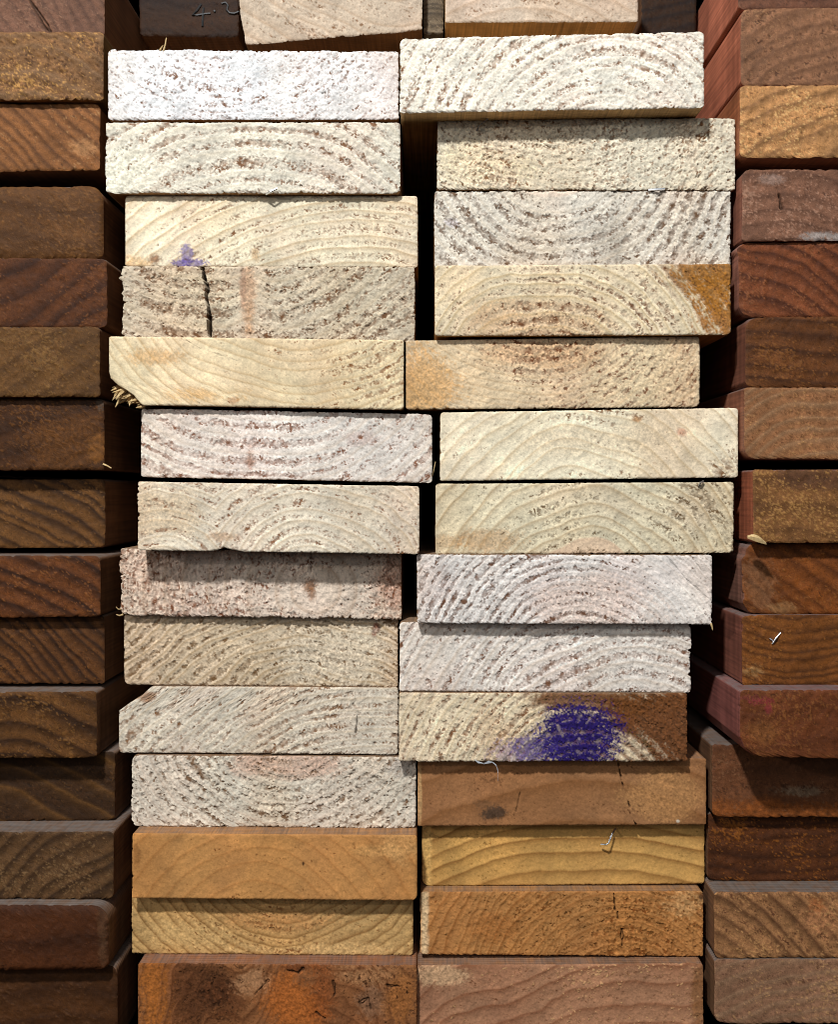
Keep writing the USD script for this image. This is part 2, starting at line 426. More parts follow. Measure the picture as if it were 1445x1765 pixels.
def stained(key, px, d, label, group, **k):
    k.setdefault('rad', (12, 12, 12, 12)); k.setdefault('pdep', 0.35); k.setdefault('rag', (1, 1, 1.2, 1.2))
    k.setdefault('rimw', 2.0)
    B[key] = dict(name='stained_board', px=px, d=d, label=label, group=group, seed=len(B) * 7 + 11, dark=True, **k)

W = (228, 216, 200)      # fresh pale pine
# ---- middle, left column, from the top
pale('L1', (186, 687, 86, 89, 207, 206), 0, 'brightest white rough-sawn board end, topmost of the left middle column',
     c=(400, -90), sp=13, P=(236, 235, 236), L=(208, 194, 184), Q=(150, 112, 88), pd=.2, pb=.55, rc=.2, pdep=.8, lean=-.75, fz=.12,
     rad=(9, 5, 5, 4), rag=(.8, 1, 1.8, .6), gain=.98)
pale('L2', (182, 690, 211, 211, 333, 333), -1, 'cream board end with hump-shaped bands of brown pits, directly under the brightest white one',
     c=(430, 560), sp=27, P=(228, 218, 198), L=(206, 190, 162), Q=(150, 112, 82), pd=.24, pb=1.0, rc=.2, pdep=.9, lean=-.6, fz=.12,
     rad=(3, 4, 6, 4), rag=(1.6, .8, .8, 1.4), patch=[(200, 300, 60, 40, (232, 226, 206), .5, 1)], pitmask=[(200, 320, 90, 40, -1.6)])
pale('L3', (216, 720, 337, 338, 457, 458), 3, 'smooth cream board end with a small purple smudge at its lower left edge',
     c=(590, 800), sp=22, P=(230, 216, 184), L=(196, 166, 122), Q=(150, 108, 72), pd=.12, pb=.9, rc=.45, pdep=.55, lean=-.5, fz=.06,
     rad=(6, 6, 2, 4), rag=(.3, .3, .4, .6), saw=(.75, 16, 3.0, 260, 410, 80), pitmask=[(240, 400, 110, 90, -1.5), (600, 380, 120, 60, .5)],
     patch=[(266, 446, 14, 12, (128, 78, 38), .8, 1), (235, 455, 30, 14, (205, 160, 100), .5, 1), (440, 438, 8, 12, (190, 150, 100), .6, 1)],
     paint=[(322, 440, 13, 20, (100, 80, 148), .7, .9), (325, 454, 34, 9, (100, 80, 148), .75, 1.0)])
pale('L4', (212, 715, 459, 461, 578, 581), 2, 'coarse greyish board end split by a vertical crack beside a pinkish knot streak',
     c=(400, 190), sp=27, P=(206, 190, 160), L=(180, 154, 118), Q=(132, 94, 60), pd=.34, pb=.75, rc=.3, pdep=1.0, lean=-.45, fz=.14,
     rag=(3.2, .8, 1.6, .9), rad=(5, 4, 6, 3), bend=[(428, 520, 26, 22)],
     patch=[(427, 518, 15, 80, (188, 150, 118), .75, .7), (419, 490, 6, 50, (150, 112, 92), .45, .8), (432, 555, 12, 30, (194, 148, 104), .45, .8)], pitmask=[(427, 518, 24, 90, -2.2)],
     cracks=[([(350, 461), (352, 478), (357, 492), (355, 510), (359, 528), (360, 548), (362, 580)], 3.2, 7.0)],
     left=[(459, 0), (470, -2), (480, -7), (486, -3), (500, 0), (506, -3), (512, 0), (580, 0)])
pale('L5', (188, 696, 580, 586, 698, 706), -4, 'smooth buttery board end whose lower left corner is torn away into splinters',
     c=(520, 360), sp=19, P=(230, 208, 162), L=(196, 160, 104), Q=(162, 112, 62), pd=.08, pb=1.0, rc=.4, pdep=.5, lean=-.5, fz=.05,
     rad=(3, 4, 2, 5), rag=(.3, .3, .3, .6), saw=(-.5, 19, 1.2), pitmask=[(650, 660, 110, 60, 1.4), (560, 610, 120, 25, .7), (300, 650, 120, 70, -2)],
     left=[(580, 0), (640, 0), (652, 3), (660, 12), (664, 16), (672, 30), (680, 42), (692, 52), (700, 60)],
     patch=[(265, 615, 50, 16, (206, 156, 92), .5, 1), (350, 680, 70, 18, (212, 164, 96), .55, 1), (400, 690, 12, 14, (170, 108, 56), .5, 1)],
     cracks=[([(318, 585), (345, 601), (380, 612), (410, 622)], .05, .3)])
pale('L6', (243, 745, 704, 714, 822, 832), 0, 'white board end with sagging bands of rusty pits, directly under the splintered one',
     c=(440, 470), sp=26, P=(232, 222, 212), L=(214, 192, 172), Q=(158, 110, 84), pd=.24, pb=1.0, rc=.3, pdep=.75, lean=-.35, fz=.09,
     rad=(5, 7, 5, 6), rag=(.5, .6, 1.2, .6), patch=[(432, 790, 10, 26, (176, 132, 104), .6, 1), (432, 800, 6, 14, (150, 104, 84), .5, 1), (620, 755, 26, 10, (190, 160, 150), .4, 1)],
     pitmask=[(660, 790, 60, 60, -.5)])
pale('L7', (237, 723, 830, 838, 948, 955), -7, 'pale board end notched at its bottom edge, casting a long shadow on the board below',
     c=(540, 1030), sp=23, P=(228, 214, 190), L=(202, 176, 142), Q=(158, 112, 76), pd=.14, pb=1.0, rc=.4, pdep=.6, lean=-.3, fz=.07,
     rad=(3, 6, 4, 6), rag=(1.6, .4, .4, .4), c2=(292, 1010, 72), saw=(1.1, 15, .8),
     patch=[(270, 880, 70, 60, (206, 176, 136), .45, 1), (380, 925, 30, 8, (176, 132, 90), .5, 1)],
     bottom=[(237, 0), (355, 0), (372, -2), (384, -7), (398, -3), (420, 0), (723, 0)])
pale('L8', (207, 692, 948, 955, 1060, 1067), 7, 'recessed pinkish rough board end with small brown pith, its upper half in shadow',
     c=(542, 1016), sp=36, P=(222, 200, 178), L=(188, 156, 128), Q=(146, 94, 62), pd=.34, pb=.12, rc=.3, pdep=.9, lean=-.9, fz=.15, ell=1.0,
     rag=(3.0, .6, .8, 2.2), rad=(2, 2, 2, 2), pitmask=[(545, 1020, 70, 45, -1.8), (680, 1040, 30, 40, .8)],
     patch=[(535, 1010, 16, 16, (132, 86, 50), .85, 1), (538, 1022, 9, 16, (140, 90, 50), .7, 1), (680, 1000, 30, 40, (176, 110, 80), .4, 1)], warp=.7,
     cracks=[([(536, 955), (537, 985)], .4, .6)])
pale('L9', (214, 686, 1067, 1071, 1180, 1184), 11, 'yellowish board end with close arching rings and a small brown fleck at upper right',
     c=(530, 1390), sp=19, P=(218, 198, 166), L=(176, 146, 104), Q=(140, 112, 78), pd=.26, pb=1.0, rc=.5, pdep=.75, lean=-.55, fz=.1,
     rad=(3, 4, 10, 4), rag=(.5, .4, .8, .5), patch=[(649, 1082, 7, 11, (128, 70, 50), .85, .6), (645, 1092, 5, 7, (128, 70, 50), .85, .6), (600, 1130, 90, 50, (226, 212, 190), .5, 1)],
     pitmask=[(640, 1130, 60, 50, -.9)])
pale('L10', (205, 686, 1183, 1185, 1297, 1300), 9, 'pale board end with its upper left corner cut off aslant, and slanting grain',
     c=(640, 1620), sp=17, P=(222, 208, 186), L=(198, 174, 142), Q=(154, 116, 82), pd=.26, pb=.8, rc=.35, pdep=.75, lean=-.6, fz=.1,
     rad=(2, 4, 7, 5), rag=(.4, .8, .5, .4), left=[(1183, 57), (1200, 38), (1212, 18), (1225, 0), (1300, 0)],
     patch=[(252, 1200, 16, 9, (150, 96, 54), .7, 1)], cracks=[([(616, 1232), (614, 1262)], .5, .8)])
pale('L11', (227, 717, 1302, 1305, 1424, 1427), 7, 'rough cream board end with bowl-shaped rings, lowest pale one of the left middle column',
     c=(500, 1215), sp=16, P=(226, 214, 192), L=(198, 168, 146), Q=(142, 112, 84), pd=.27, pb=.9, rc=.3, pdep=1.0, lean=-.3, fz=.15,
     rag=(1.8, .7, .5, 2.0), rad=(9, 4, 6, 4), patch=[(500, 1318, 90, 22, (206, 156, 130), .45, 1), (690, 1320, 25, 14, (150, 140, 136), .4, 1)])
tan('L12', (228, 719, 1430, 1432, 1548, 1552), -3, 'smooth orange-brown board end with faint arches, just under the lowest pale board on the left',
    c=(440, 1660), sp=34, P=(208, 148, 80), L=(172, 108, 50), Q=(150, 96, 50), pd=.015, rc=.26, pdep=.3, fz=.05, lw=.1, rad=(4, 5, 3, 9), rag=(1.0, .4, .3, .4),
    patch=[(655, 1465, 60, 10, (222, 168, 104), .5, 1), (690, 1450, 30, 34, (222, 172, 110), .4, 1), (523, 1488, 2.5, 4, (60, 36, 20), .9, .3), (236, 1470, 6, 20, (140, 90, 46), .5, 1)],
    saw=(.95, 11, 1.3, 660, 1490, 70), side=(176, 120, 66), wav=.3)
tan('L13', (227, 712, 1552, 1556, 1643, 1647), 4, 'straw-coloured board end with V-shaped dark grain at both ends, shaded along its top',
    c=(500, 1400), sp=19, P=(216, 172, 106), L=(142, 94, 44), Q=(156, 104, 60), pd=.09, pb=.9, rc=.8, lw=.25, pdep=.6, lean=-.3, fz=.09, rad=(2, 3, 3, 4), rag=(.8, .6, .6, .6),
    pitmask=[(500, 1590, 130, 60, 1.0), (260, 1600, 60, 60, -1.2)], patch=[(320, 1610, 80, 30, (222, 184, 124), .5, 1), (470, 1585, 90, 20, (196, 132, 76), .4, 1), (540, 1635, 120, 10, (226, 186, 126), .6, 1)], side=(170, 120, 66))
tan('L14', (238, 719, 1655, 1653, 1778, 1778), -6, 'reddish-brown knotty board end with black specks, bottom of the left middle column',
    c=(560, 1800), sp=24, P=(156, 98, 54), L=(98, 54, 26), Q=(60, 36, 18), pd=.1, pb=.2, rc=.5, pdep=.6, lean=-1.0, fz=.09, lw=.25, warp=4.0, rad=(4, 5, 4, 4), rag=(.6, .6, .6, .6),
    pitmask=[(360, 1710, 60, 60, 2.0), (480, 1720, 60, 60, -2.2), (270, 1710, 30, 80, -2.2)],
    patch=[(335, 1715, 60, 60, (82, 46, 24), .65, 1.6), (400, 1735, 34, 40, (96, 52, 26), .6, 1.6), (265, 1710, 30, 80, (184, 108, 44), .8, 1), (500, 1720, 66, 64, (184, 104, 46), .95, .8), (555, 1700, 30, 50, (150, 78, 34), .6, 1), (440, 1690, 30, 30, (196, 146, 104), .6, 1.4), (640, 1680, 60, 24, (196, 142, 96), .6, 1.4), (640, 1720, 30, 34, (150, 110, 82), .6, 1.2), (690, 1715, 30, 50, (176, 110, 56), .7, 1), (510, 1668, 26, 7, (90, 46, 24), .7, 1.2)],
    cracks=[([(495, 1672), (515, 1676), (522, 1670)], 1, .8), ([(668, 1698), (690, 1700), (710, 1696)], 1, .8), ([(575, 1690), (578, 1712), (568, 1730)], .6, .6), ([(640, 1738), (636, 1720), (620, 1728)], .7, .6), ([(545, 1745), (560, 1755)], 1, .8), ([(426, 1740), (440, 1712), (462, 1690)], .5, .5)], side=(150, 90, 46))
# ---- middle, right column, from the top
pale('R1', (690, 1214, 67, 55, 195, 186), -12, 'white board end tilting up to the right, topmost of the right middle column',
     c=(1040, 290), sp=22, P=(232, 224, 208), L=(214, 196, 172), Q=(152, 114, 84), pd=.23, pb=.9, rc=.25, pdep=.8, lean=-.8, fz=.12, rad=(10, 6, 4, 4), rag=(1.4, .5, 1.0, 1.0), side=(180, 146, 100), gain=1.05)
pale('R2', (754, 1268, 204, 204, 327, 328), 0, 'coarse cream board end with evenly scattered pits, second in the right middle column',
     c=(960, -60), sp=13, P=(226, 214, 188), L=(204, 180, 144), Q=(150, 112, 76), pd=.3, pb=.35, rc=.2, pdep=.9, lean=-.8, fz=.16, rad=(3, 4, 5, 4), rag=(1.2, .4, .8, 1.0),
     patch=[(830, 290, 70, 40, (226, 206, 164), .4, 1)])
pale('R3', (749, 1260, 330, 329, 452, 454), 1, 'greyish white board end with bowl-shaped rings round a smooth pinkish cap',
     c=(955, 250), sp=24, P=(220, 210, 194), L=(198, 180, 156), Q=(126, 98, 74), pd=.33, pb=.8, rc=.3, pdep=.85, lean=-.75, fz=.13, rad=(4, 4, 4, 4), rag=(.5, .5, .8, 1.2),
     cap=[(98, (228, 208, 188), .8)], patch=[(1045, 400, 40, 34, (150, 140, 128), .3, 1), (780, 385, 18, 10, (150, 140, 180), .25, 1.2)], pitmask=[(955, 335, 70, 22, -2.6)])
pale('R4', (750, 1260, 458, 455, 579, 577), -5, 'board end with a dark pitted arch and an amber resin-soaked right end',
     c=(940, 700), sp=23, P=(228, 208, 170), L=(192, 164, 112), Q=(134, 86, 48), pd=.2, pb=.7, rc=.45, pdep=.8, lean=-.45, fz=.08, rad=(4, 4, 4, 6), rag=(.4, .5, .5, .6),
     pitmask=[(935, 545, 120, 45, 1.3), (800, 480, 60, 40, -1.0), (1130, 500, 60, 50, .5)],
     patch=[(940, 560, 120, 46, (206, 160, 112), .4, 1), (1275, 455, 140, 62, (150, 96, 30), .92, 1.0), (1262, 545, 62, 40, (156, 98, 30), .92, 1.3), (1235, 505, 40, 36, (160, 104, 36), .85, 1.2)],
     side=(170, 120, 60))
pale('R5', (700, 1207, 587, 580, 706, 701), -1, 'peach board end with a dark pitted bowl at its top, saw-marked at left',
     c=(915, 440), sp=15, P=(222, 194, 148), L=(192, 150, 96), Q=(136, 84, 50), pd=.18, pb=.7, rc=.3, pdep=.65, lean=-.7, fz=.1, rad=(3, 5, 3, 6), rag=(.3, .4, .3, 1.2),
     pitmask=[(925, 610, 110, 36, 1.2), (760, 650, 90, 70, -2.6), (880, 690, 70, 24, -1.4), (1150, 680, 90, 40, .5)],
     patch=[(740, 660, 60, 46, (208, 156, 88), .6, 1.2), (930, 610, 120, 30, (204, 156, 108), .4, 1), (1120, 640, 80, 60, (226, 206, 170), .4, 1)], saw=(1.0, 10, 1.6, 760, 650, 90),
     cracks=[([(946, 582), (946, 594)], .8, .8)])
pale('R6', (759, 1273, 711, 703, 829, 823), 0, 'smooth cream board end with faint checkered saw marks over wide arches',
     c=(1000, 950), sp=23, P=(236, 222, 190), L=(206, 180, 138), Q=(156, 122, 88), pd=.05, pb=.9, rc=.42, pdep=.5, lean=-.4, fz=.06, rad=(6, 6, 4, 5), rag=(1.0, .4, .3, .4),
     saw=(.85, 16, 1.8, 900, 800, 170), pitmask=[(1250, 810, 30, 36, 3.2), (1050, 715, 140, 18, 1.6)], patch=[(1098, 723, 10, 5, (172, 122, 72), .8, .6), (1176, 745, 11, 9, (196, 128, 96), .6, .6), (1070, 760, 120, 30, (222, 200, 168), .4, 1)])
pale('R7', (751, 1265, 834, 831, 955, 953), 0, 'pale board end with wide arches and a flat pinkish crescent at its bottom',
     c=(1010, 1048), sp=25, P=(228, 213, 176), L=(184, 158, 118), Q=(132, 110, 80), pd=.13, pb=.9, rc=.5, pdep=.6, lean=-.4, fz=.08, rad=(6, 5, 3, 5), rag=(.5, .5, .5, .5),
     saw=(.7, 17, 1.3, 800, 900, 90), pitmask=[(1210, 890, 70, 70, 1.2), (790, 900, 60, 60, -1.5)], cap=[(133, (218, 190, 162), .8)], patch=[(840, 930, 50, 18, (176, 130, 78), .5, 1.3), (770, 935, 30, 12, (176, 130, 78), .4, 1.3)])
pale('R8', (719, 1228, 956, 957, 1074, 1076), -4, 'white board end with dark dashes fanning out on its left and a smooth right end',
     c=(1010, 1180), sp=15, P=(232, 224, 218), L=(212, 192, 178), Q=(128, 90, 64), pd=.22, pb=1.0, rc=.25, pdep=.8, lean=-.75, fz=.09, rad=(5, 6, 5, 3), rag=(1.0, .8, .8, .5),
     pitmask=[(760, 1010, 90, 70, .9), (1170, 1010, 70, 70, -2.2)], patch=[(1010, 1060, 120, 60, (222, 192, 172), .45, 1)],
     cracks=[([(1150, 958), (1185, 1000), (1226, 1035)], .3, .25), ([(1190, 958), (1225, 1002)], .3, .25)])
pale('R9', (689, 1190, 1077, 1079, 1191, 1193), 2, 'white board end with steep wavy grain on its left and a frayed right edge',
     c=(1085, 1340), sp=25, P=(230, 220, 210), L=(204, 184, 166), Q=(146, 104, 78), pd=.22, pb=.9, rc=.4, pdep=.75, lean=-.75, fz=.11, rad=(7, 3, 3, 4), rag=(1.0, 2.6, .5, .6),
     pitmask=[(740, 1130, 60, 60, -.6), (1130, 1140, 60, 60, .4)])
pale('R10', (688, 1185, 1194, 1195, 1312, 1312), 0, 'board end splashed with purple paint beside its dark brown right end',
     c=(1010, 1400), sp=19, P=(226, 206, 170), L=(194, 164, 116), Q=(146, 98, 56), pd=.24, pb=.8, rc=.35, pdep=.85, lean=-.85, fz=.12, rad=(4, 3, 2, 2), rag=(.6, 1.2, .5, .5),
     patch=[(1180, 1250, 150, 150, (106, 58, 22), .97, .8), (1020, 1203, 150, 26, (112, 66, 30), .9, .9), (860, 1270, 60, 60, (212, 174, 132), .4, 1)], pitmask=[(1130, 1250, 80, 70, .4)],
     paint=[(996, 1272, 80, 64, (42, 26, 96), 1.0, .7), (925, 1290, 46, 30, (56, 40, 116), .7, 1.1), (885, 1298, 44, 24, (104, 82, 148), .4, 1.4)])
tan('R11', (720, 1218, 1315, 1312, 1424, 1421), 6, 'dull brown smooth board end with two hairline cracks, under the purple-splashed one',
    c=(980, 1900), sp=60, P=(176, 122, 76), L=(148, 98, 56), Q=(110, 72, 42), pd=.02, rc=.45, pdep=.3, fz=.05, lw=.35, rad=(4, 4, 3, 3), rag=(.4, .4, .3, .4), wav=.3,
    patch=[(1140, 1370, 70, 46, (200, 146, 92), .6, .8), (852, 1402, 24, 11, (66, 52, 42), .85, 1.2), (830, 1385, 26, 10, (100, 76, 56), .4, 1.4), (724, 1370, 4, 60, (206, 164, 112), .8, .3), (1169, 1415, 3, 2.5, (230, 214, 190), 1, .2)],
    cracks=[([(1066, 1314), (1072, 1345), (1082, 1376), (1090, 1408), (1096, 1420)], .7, 1.6), ([(900, 1355), (894, 1380), (890, 1398)], .3, .5)], side=(160, 106, 58))
tan('R12', (728, 1215, 1424, 1424, 1527, 1523), 12, 'golden yellow board end with bold dark sweeping rings and a bent steel staple',
    c=(1030, 2150), sp=27, P=(222, 170, 90), L=(146, 96, 44), Q=(180, 130, 70), pd=.02, rc=.85, pdep=.3, fz=.05, lw=.34, warp=.7, rad=(4, 3, 12, 5), rag=(.4, .4, .4, .4), wav=.3,
    patch=[(736, 1480, 10, 60, (226, 182, 110), .7, .3)], side=(180, 128, 66))
tan('R13', (725, 1213, 1537, 1536, 1645, 1648), 5, 'orange board end with crumbly arches, a vertical crack and a pale left edge',
    c=(1080, 1740), sp=17, P=(206, 142, 74), L=(152, 92, 40), Q=(160, 98, 48), pd=.2, pb=.8, rc=.6, pdep=.7, lean=-.4, fz=.12, rad=(4, 6, 3, 3), rag=(1.0, .8, .4, .6),
    pitmask=[(780, 1600, 100, 70, -2.0), (1090, 1620, 130, 50, .8)], patch=[(732, 1590, 8, 60, (228, 196, 152), .9, .4), (850, 1600, 40, 26, (170, 104, 50), .5, 1), (1180, 1560, 40, 26, (216, 168, 112), .6, 1), (1210, 1545, 6, 7, (90, 60, 40), .8, .5)],
    cracks=[([(1058, 1536), (1060, 1556), (1061, 1568)], 1.2, 1.6), ([(1065, 1572), (1066, 1584)], .8, 1.2), ([(1073, 1602), (1073, 1630)], .7, 1.2)], side=(170, 116, 60))
tan('R14', (719, 1213, 1664, 1660, 1782, 1782), -1, 'pinkish-brown board end with wavy dark grain lines, bottom of the right middle column',
    c=(1150, 2350), sp=30, P=(180, 128, 92), L=(134, 82, 54), Q=(130, 84, 56), pd=.06, rc=.5, pdep=.4, lean=-.35, fz=.08, lw=.25, rad=(4, 6, 4, 4), rag=(.5, .5, .6, .5), warp=1.6,
    fleck=((216, 170, 118), .05), patch=[(755, 1678, 50, 16, (206, 168, 128), .7, 1), (1205, 1720, 14, 70, (126, 82, 40), .6, .8)], side=(150, 100, 60))

# ---- left stack, from the top
LG = 'dark stained boards of the left stack'
stained('A1', (-320, 180, -70, -70, 54, 54), 14, 'purplish-brown board end at the top of the left stack, crossed by a slanting crack', LG,
        c=(-600, 500), sp=20, P=(112, 80, 64), L=(92, 62, 50), Q=(70, 44, 32), pd=.1, pb=.3, rc=.3, lean=.8, fleck=((142, 108, 88), .12), cracks=[([(45, -10), (60, 15), (80, 45), (86, 54)], 1, 1.5)], rad=(4, 4, 4, 10))
stained('A2', (-320, 178, 55, 55, 170, 173), 8, 'coarse golden-flecked brown board end, second from the top of the left stack', LG,
        c=(0, 420), sp=34, P=(132, 96, 62), L=(150, 118, 88), Q=(70, 42, 22), pd=.3, pb=.5, rc=.4, pdep=.9, fz=.2, lean=.5, fleck=((206, 160, 98), .12), rad=(4, 6, 4, 4), side=(120, 92, 50))
stained('A3', (-320, 172, 174, 173, 300, 294), 12, 'mid-brown saw-marked board end above the upper gap of the left stack', LG,
        c=(-500, 900), sp=18, P=(138, 92, 54), L=(108, 68, 38), Q=(80, 50, 28), pd=.05, rc=.4, lean=.6, saw=(-.9, 6, 2.0), fleck=((186, 144, 100), .05), rad=(4, 12, 4, 4), patch=[(145, 255, 26, 16, (196, 150, 106), .5, 1.3)])
stained('A4', (-320, 176, 322, 320, 440, 440), 16, 'rounded brown board end just below the upper gap of the left stack', LG,
        c=(40, 900), sp=60, P=(98, 64, 32), L=(84, 52, 26), Q=(64, 40, 20), pd=.1, rc=.2, lean=.3, fleck=((132, 92, 52), .15), rad=(20, 26, 8, 14), rim=2.2, rimw=7)
stained('A5', (-320, 184, 445, 445, 562, 562), 12, 'chestnut board end with slanting dark bands and a rounded corner, fifth down the left stack', LG,
        c=(-700, -700), sp=36, P=(100, 58, 28), L=(70, 38, 18), Q=(64, 36, 18), pd=.1, rc=.5, lw=.4, lean=-.5, fleck=((130, 82, 44), .12), rad=(8, 10, 8, 10))
stained('A6', (-320, 172, 564, 564, 686, 684), 10, 'dusty olive-brown board end beside the splintered pale board', LG,
        c=(300, 1000), sp=44, P=(104, 72, 38), L=(86, 56, 28), Q=(66, 42, 22), pd=.14, rc=.25, lean=-.6, fleck=((142, 106, 62), .2), rad=(8, 8, 8, 8))
stained('A7', (-320, 179, 686, 687, 810, 810), 14, 'dark brown board end mottled orange, just above the lower gap of the left stack', LG,
        c=(-100, 200), sp=50, P=(80, 48, 22), L=(60, 34, 16), Q=(48, 28, 14), pd=.12, rc=.3, lean=.3, fleck=((124, 80, 38), .18), rad=(6, 10, 4, 4), patch=[(120, 760, 60, 40, (116, 74, 34), .5, 1.4), (168, 770, 12, 20, (150, 100, 50), .5, 1.2), (176, 695, 9, 12, (110, 100, 90), .4, 1.2)])
stained('A8', (-320, 181, 828, 826, 947, 944), 24, 'brown board end with slanting dark stripes, just below the lower gap of the left stack', LG,
        c=(-250, 1450), sp=20, P=(112, 76, 40), L=(66, 40, 20), Q=(62, 38, 18), pd=.1, rc=.7, lw=.35, lean=.55, fleck=((142, 100, 56), .1), rad=(14, 8, 6, 8))
stained('A9', (-320, 173, 958, 958, 1066, 1063), 8, 'reddish-brown board end with bold arching stripes, second below the lower left gap', LG,
        c=(-70, 1300), sp=30, P=(112, 66, 34), L=(62, 34, 16), Q=(56, 32, 16), pd=.1, rc=.75, lw=.4, lean=.55, fleck=((150, 96, 52), .1), rad=(8, 8, 4, 6))
stained('A10', (-320, 180, 1068, 1068, 1180, 1178), 14, 'brown board end with many fine slanting stripes and a shadowed top, left stack', LG,
        c=(-450, 1680), sp=17, P=(104, 66, 34), L=(60, 34, 16), Q=(56, 32, 16), pd=.08, rc=.7, lw=.35, lean=.6, fleck=((140, 92, 46), .08), rad=(4, 4, 4, 6))
stained('A11', (-320, 166, 1192, 1192, 1308, 1306), 3, 'brown board end with broad wavy arches, narrowest of the lower left stack', LG,
        c=(20, 1480), sp=34, P=(114, 76, 40), L=(66, 40, 20), Q=(60, 38, 18), pd=.14, rc=.7, lw=.4, lean=.3, fleck=((150, 106, 58), .15), rad=(6, 6, 6, 6))
stained('A12', (-320, 198, 1310, 1310, 1416, 1414), 14, 'nearly black board end with a few golden ring streaks, in the lower left stack', LG,
        c=(-40, 1640), sp=40, P=(62, 40, 22), L=(124, 86, 46), Q=(40, 26, 14), pd=.12, rc=.6, lw=.2, lean=.3, fleck=((110, 76, 44), .06), rad=(6, 6, 4, 4))
stained('A13', (-320, 195, 1432, 1432, 1550, 1549), -2, 'flecked grey-brown board end below a dusty bluish ledge in the left stack', LG,
        c=(400, 1900), sp=26, P=(112, 82, 54), L=(72, 48, 28), Q=(64, 44, 26), pd=.15, rc=.6, lw=.35, lean=-.5, fleck=((150, 118, 82), .14), rad=(6, 6, 6, 8))
stained('A14', (-320, 186, 1560, 1562, 1675, 1673), -10, 'smooth dark reddish board end with rounded corners, second from the bottom of the left stack', LG,
        c=(100, 2600), sp=70, P=(96, 54, 28), L=(80, 44, 22), Q=(66, 38, 20), pd=.05, rc=.3, lean=.5, fleck=((112, 68, 40), .08), rad=(14, 30, 8, 12), rim=1.6, rimw=5, patch=[(178, 1610, 10, 60, (130, 100, 74), .35, 1)])
stained('A15', (-320, 202, 1690, 1690, 1810, 1810), -3, 'dim dark brown board end at the bottom of the left stack', LG,
        c=(100, 2900), sp=60, P=(94, 58, 30), L=(76, 44, 22), Q=(64, 38, 20), pd=.06, rc=.3, lean=.5, fleck=((112, 74, 44), .08))
# ---- right stack, from the top
RG = 'dark stained boards of the right stack'
stained('B0', (1273, 1775, -106, -104, 12, 14), -2, 'topmost dark board end of the right stack, cut off by the top of the picture', RG,
        c=(1300, -500), sp=20, P=(104, 70, 54), L=(80, 50, 38), Q=(70, 44, 32), pd=.1, rc=.4, lean=.3, rad=(4, 4, 6, 4), side=(168, 92, 62))
stained('B1', (1278, 1778, 15, 12, 147, 145), -4, 'brown board end with slanting pit rows, second from the top of the right stack', RG,
        c=(1560, 500), sp=24, P=(122, 88, 66), L=(104, 72, 54), Q=(62, 38, 26), pd=.16, pb=.8, rc=.3, pdep=.6, lean=-.5, fleck=((154, 118, 88), .05), rad=(14, 6, 12, 6), side=(168, 92, 60))
stained('B2', (1276, 1776, 148, 147, 273, 270), -5, 'lightest tan board end of the right stack, with glittering rough fibres', RG,
        c=(1480, 470), sp=32, P=(172, 130, 88), L=(146, 106, 74), Q=(92, 58, 36), pd=.18, pb=.8, rc=.45, pdep=.7, fz=.16, lean=-.5, fleck=((222, 186, 132), .14), rad=(6, 6, 12, 6), side=(150, 84, 44))
stained('B3', (1280, 1780, 293, 292, 416, 412), -7, "purplish-brown board end with a small black split, fourth in the right stack", RG,
        c=(1300, 900), sp=30, P=(112, 80, 64), L=(92, 62, 50), Q=(70, 44, 32), pd=.12, rc=.3, lean=.35, saw=(-1.2, 8, 1.5), fleck=((156, 122, 104), .16), rad=(14, 6, 5, 6), cracks=[([(1340, 325), (1346, 345), (1348, 358)], 1.6, 1.5)], patch=[(1420, 410, 50, 8, (150, 146, 146), .7, 1.3), (1328, 308, 20, 8, (150, 130, 122), .5, 1.4)], side=(130, 76, 54))
stained('B4', (1268, 1770, 418, 416, 546, 541), -5, 'reddish-brown board end with slanting bands, fifth in the right stack', RG,
        c=(1150, 900), sp=24, P=(128, 74, 46), L=(92, 50, 32), Q=(80, 46, 28), pd=.1, rc=.5, lw=.4, lean=.65, fleck=((156, 100, 66), .1), rad=(22, 6, 8, 6), side=(140, 86, 66), left=[(416, 0), (430, 0), (440, 6), (530, 7), (545, 14)])
stained('B5', (1286, 1786, 547, 543, 666, 666), -6, 'dark chocolate board end with a rounded top corner, sixth in the right stack', RG,
        c=(1360, 1200), sp=26, P=(96, 58, 30), L=(74, 42, 22), Q=(60, 34, 18), pd=.12, rc=.45, lean=.2, fleck=((134, 88, 48), .14), rad=(16, 6, 12, 6), side=(116, 66, 44))
stained('B6', (1284, 1784, 668, 668, 791, 794), -7, 'brown board end with light arching lines above the lower gap of the right stack', RG,
        c=(1450, 950), sp=20, P=(126, 88, 60), L=(158, 124, 94), Q=(88, 54, 32), pd=.16, rc=.6, lw=.2, lean=-.6, fleck=((168, 128, 88), .1), rad=(4, 6, 20, 6), side=(140, 84, 56), saw=(1.0, 9, 1.0))
stained('B7', (1299, 1799, 810, 808, 936, 934), -10, "mottled golden-brown board end with orange side, under the lower gap at right", RG,
        c=(1300, 1400), sp=44, P=(126, 88, 54), L=(104, 68, 40), Q=(82, 52, 30), pd=.14, rc=.3, lean=.5, fleck=((178, 136, 84), .24), rad=(4, 6, 6, 6), side=(152, 78, 44), patch=[(1400, 825, 70, 16, (84, 56, 42), .6, 1.4)])
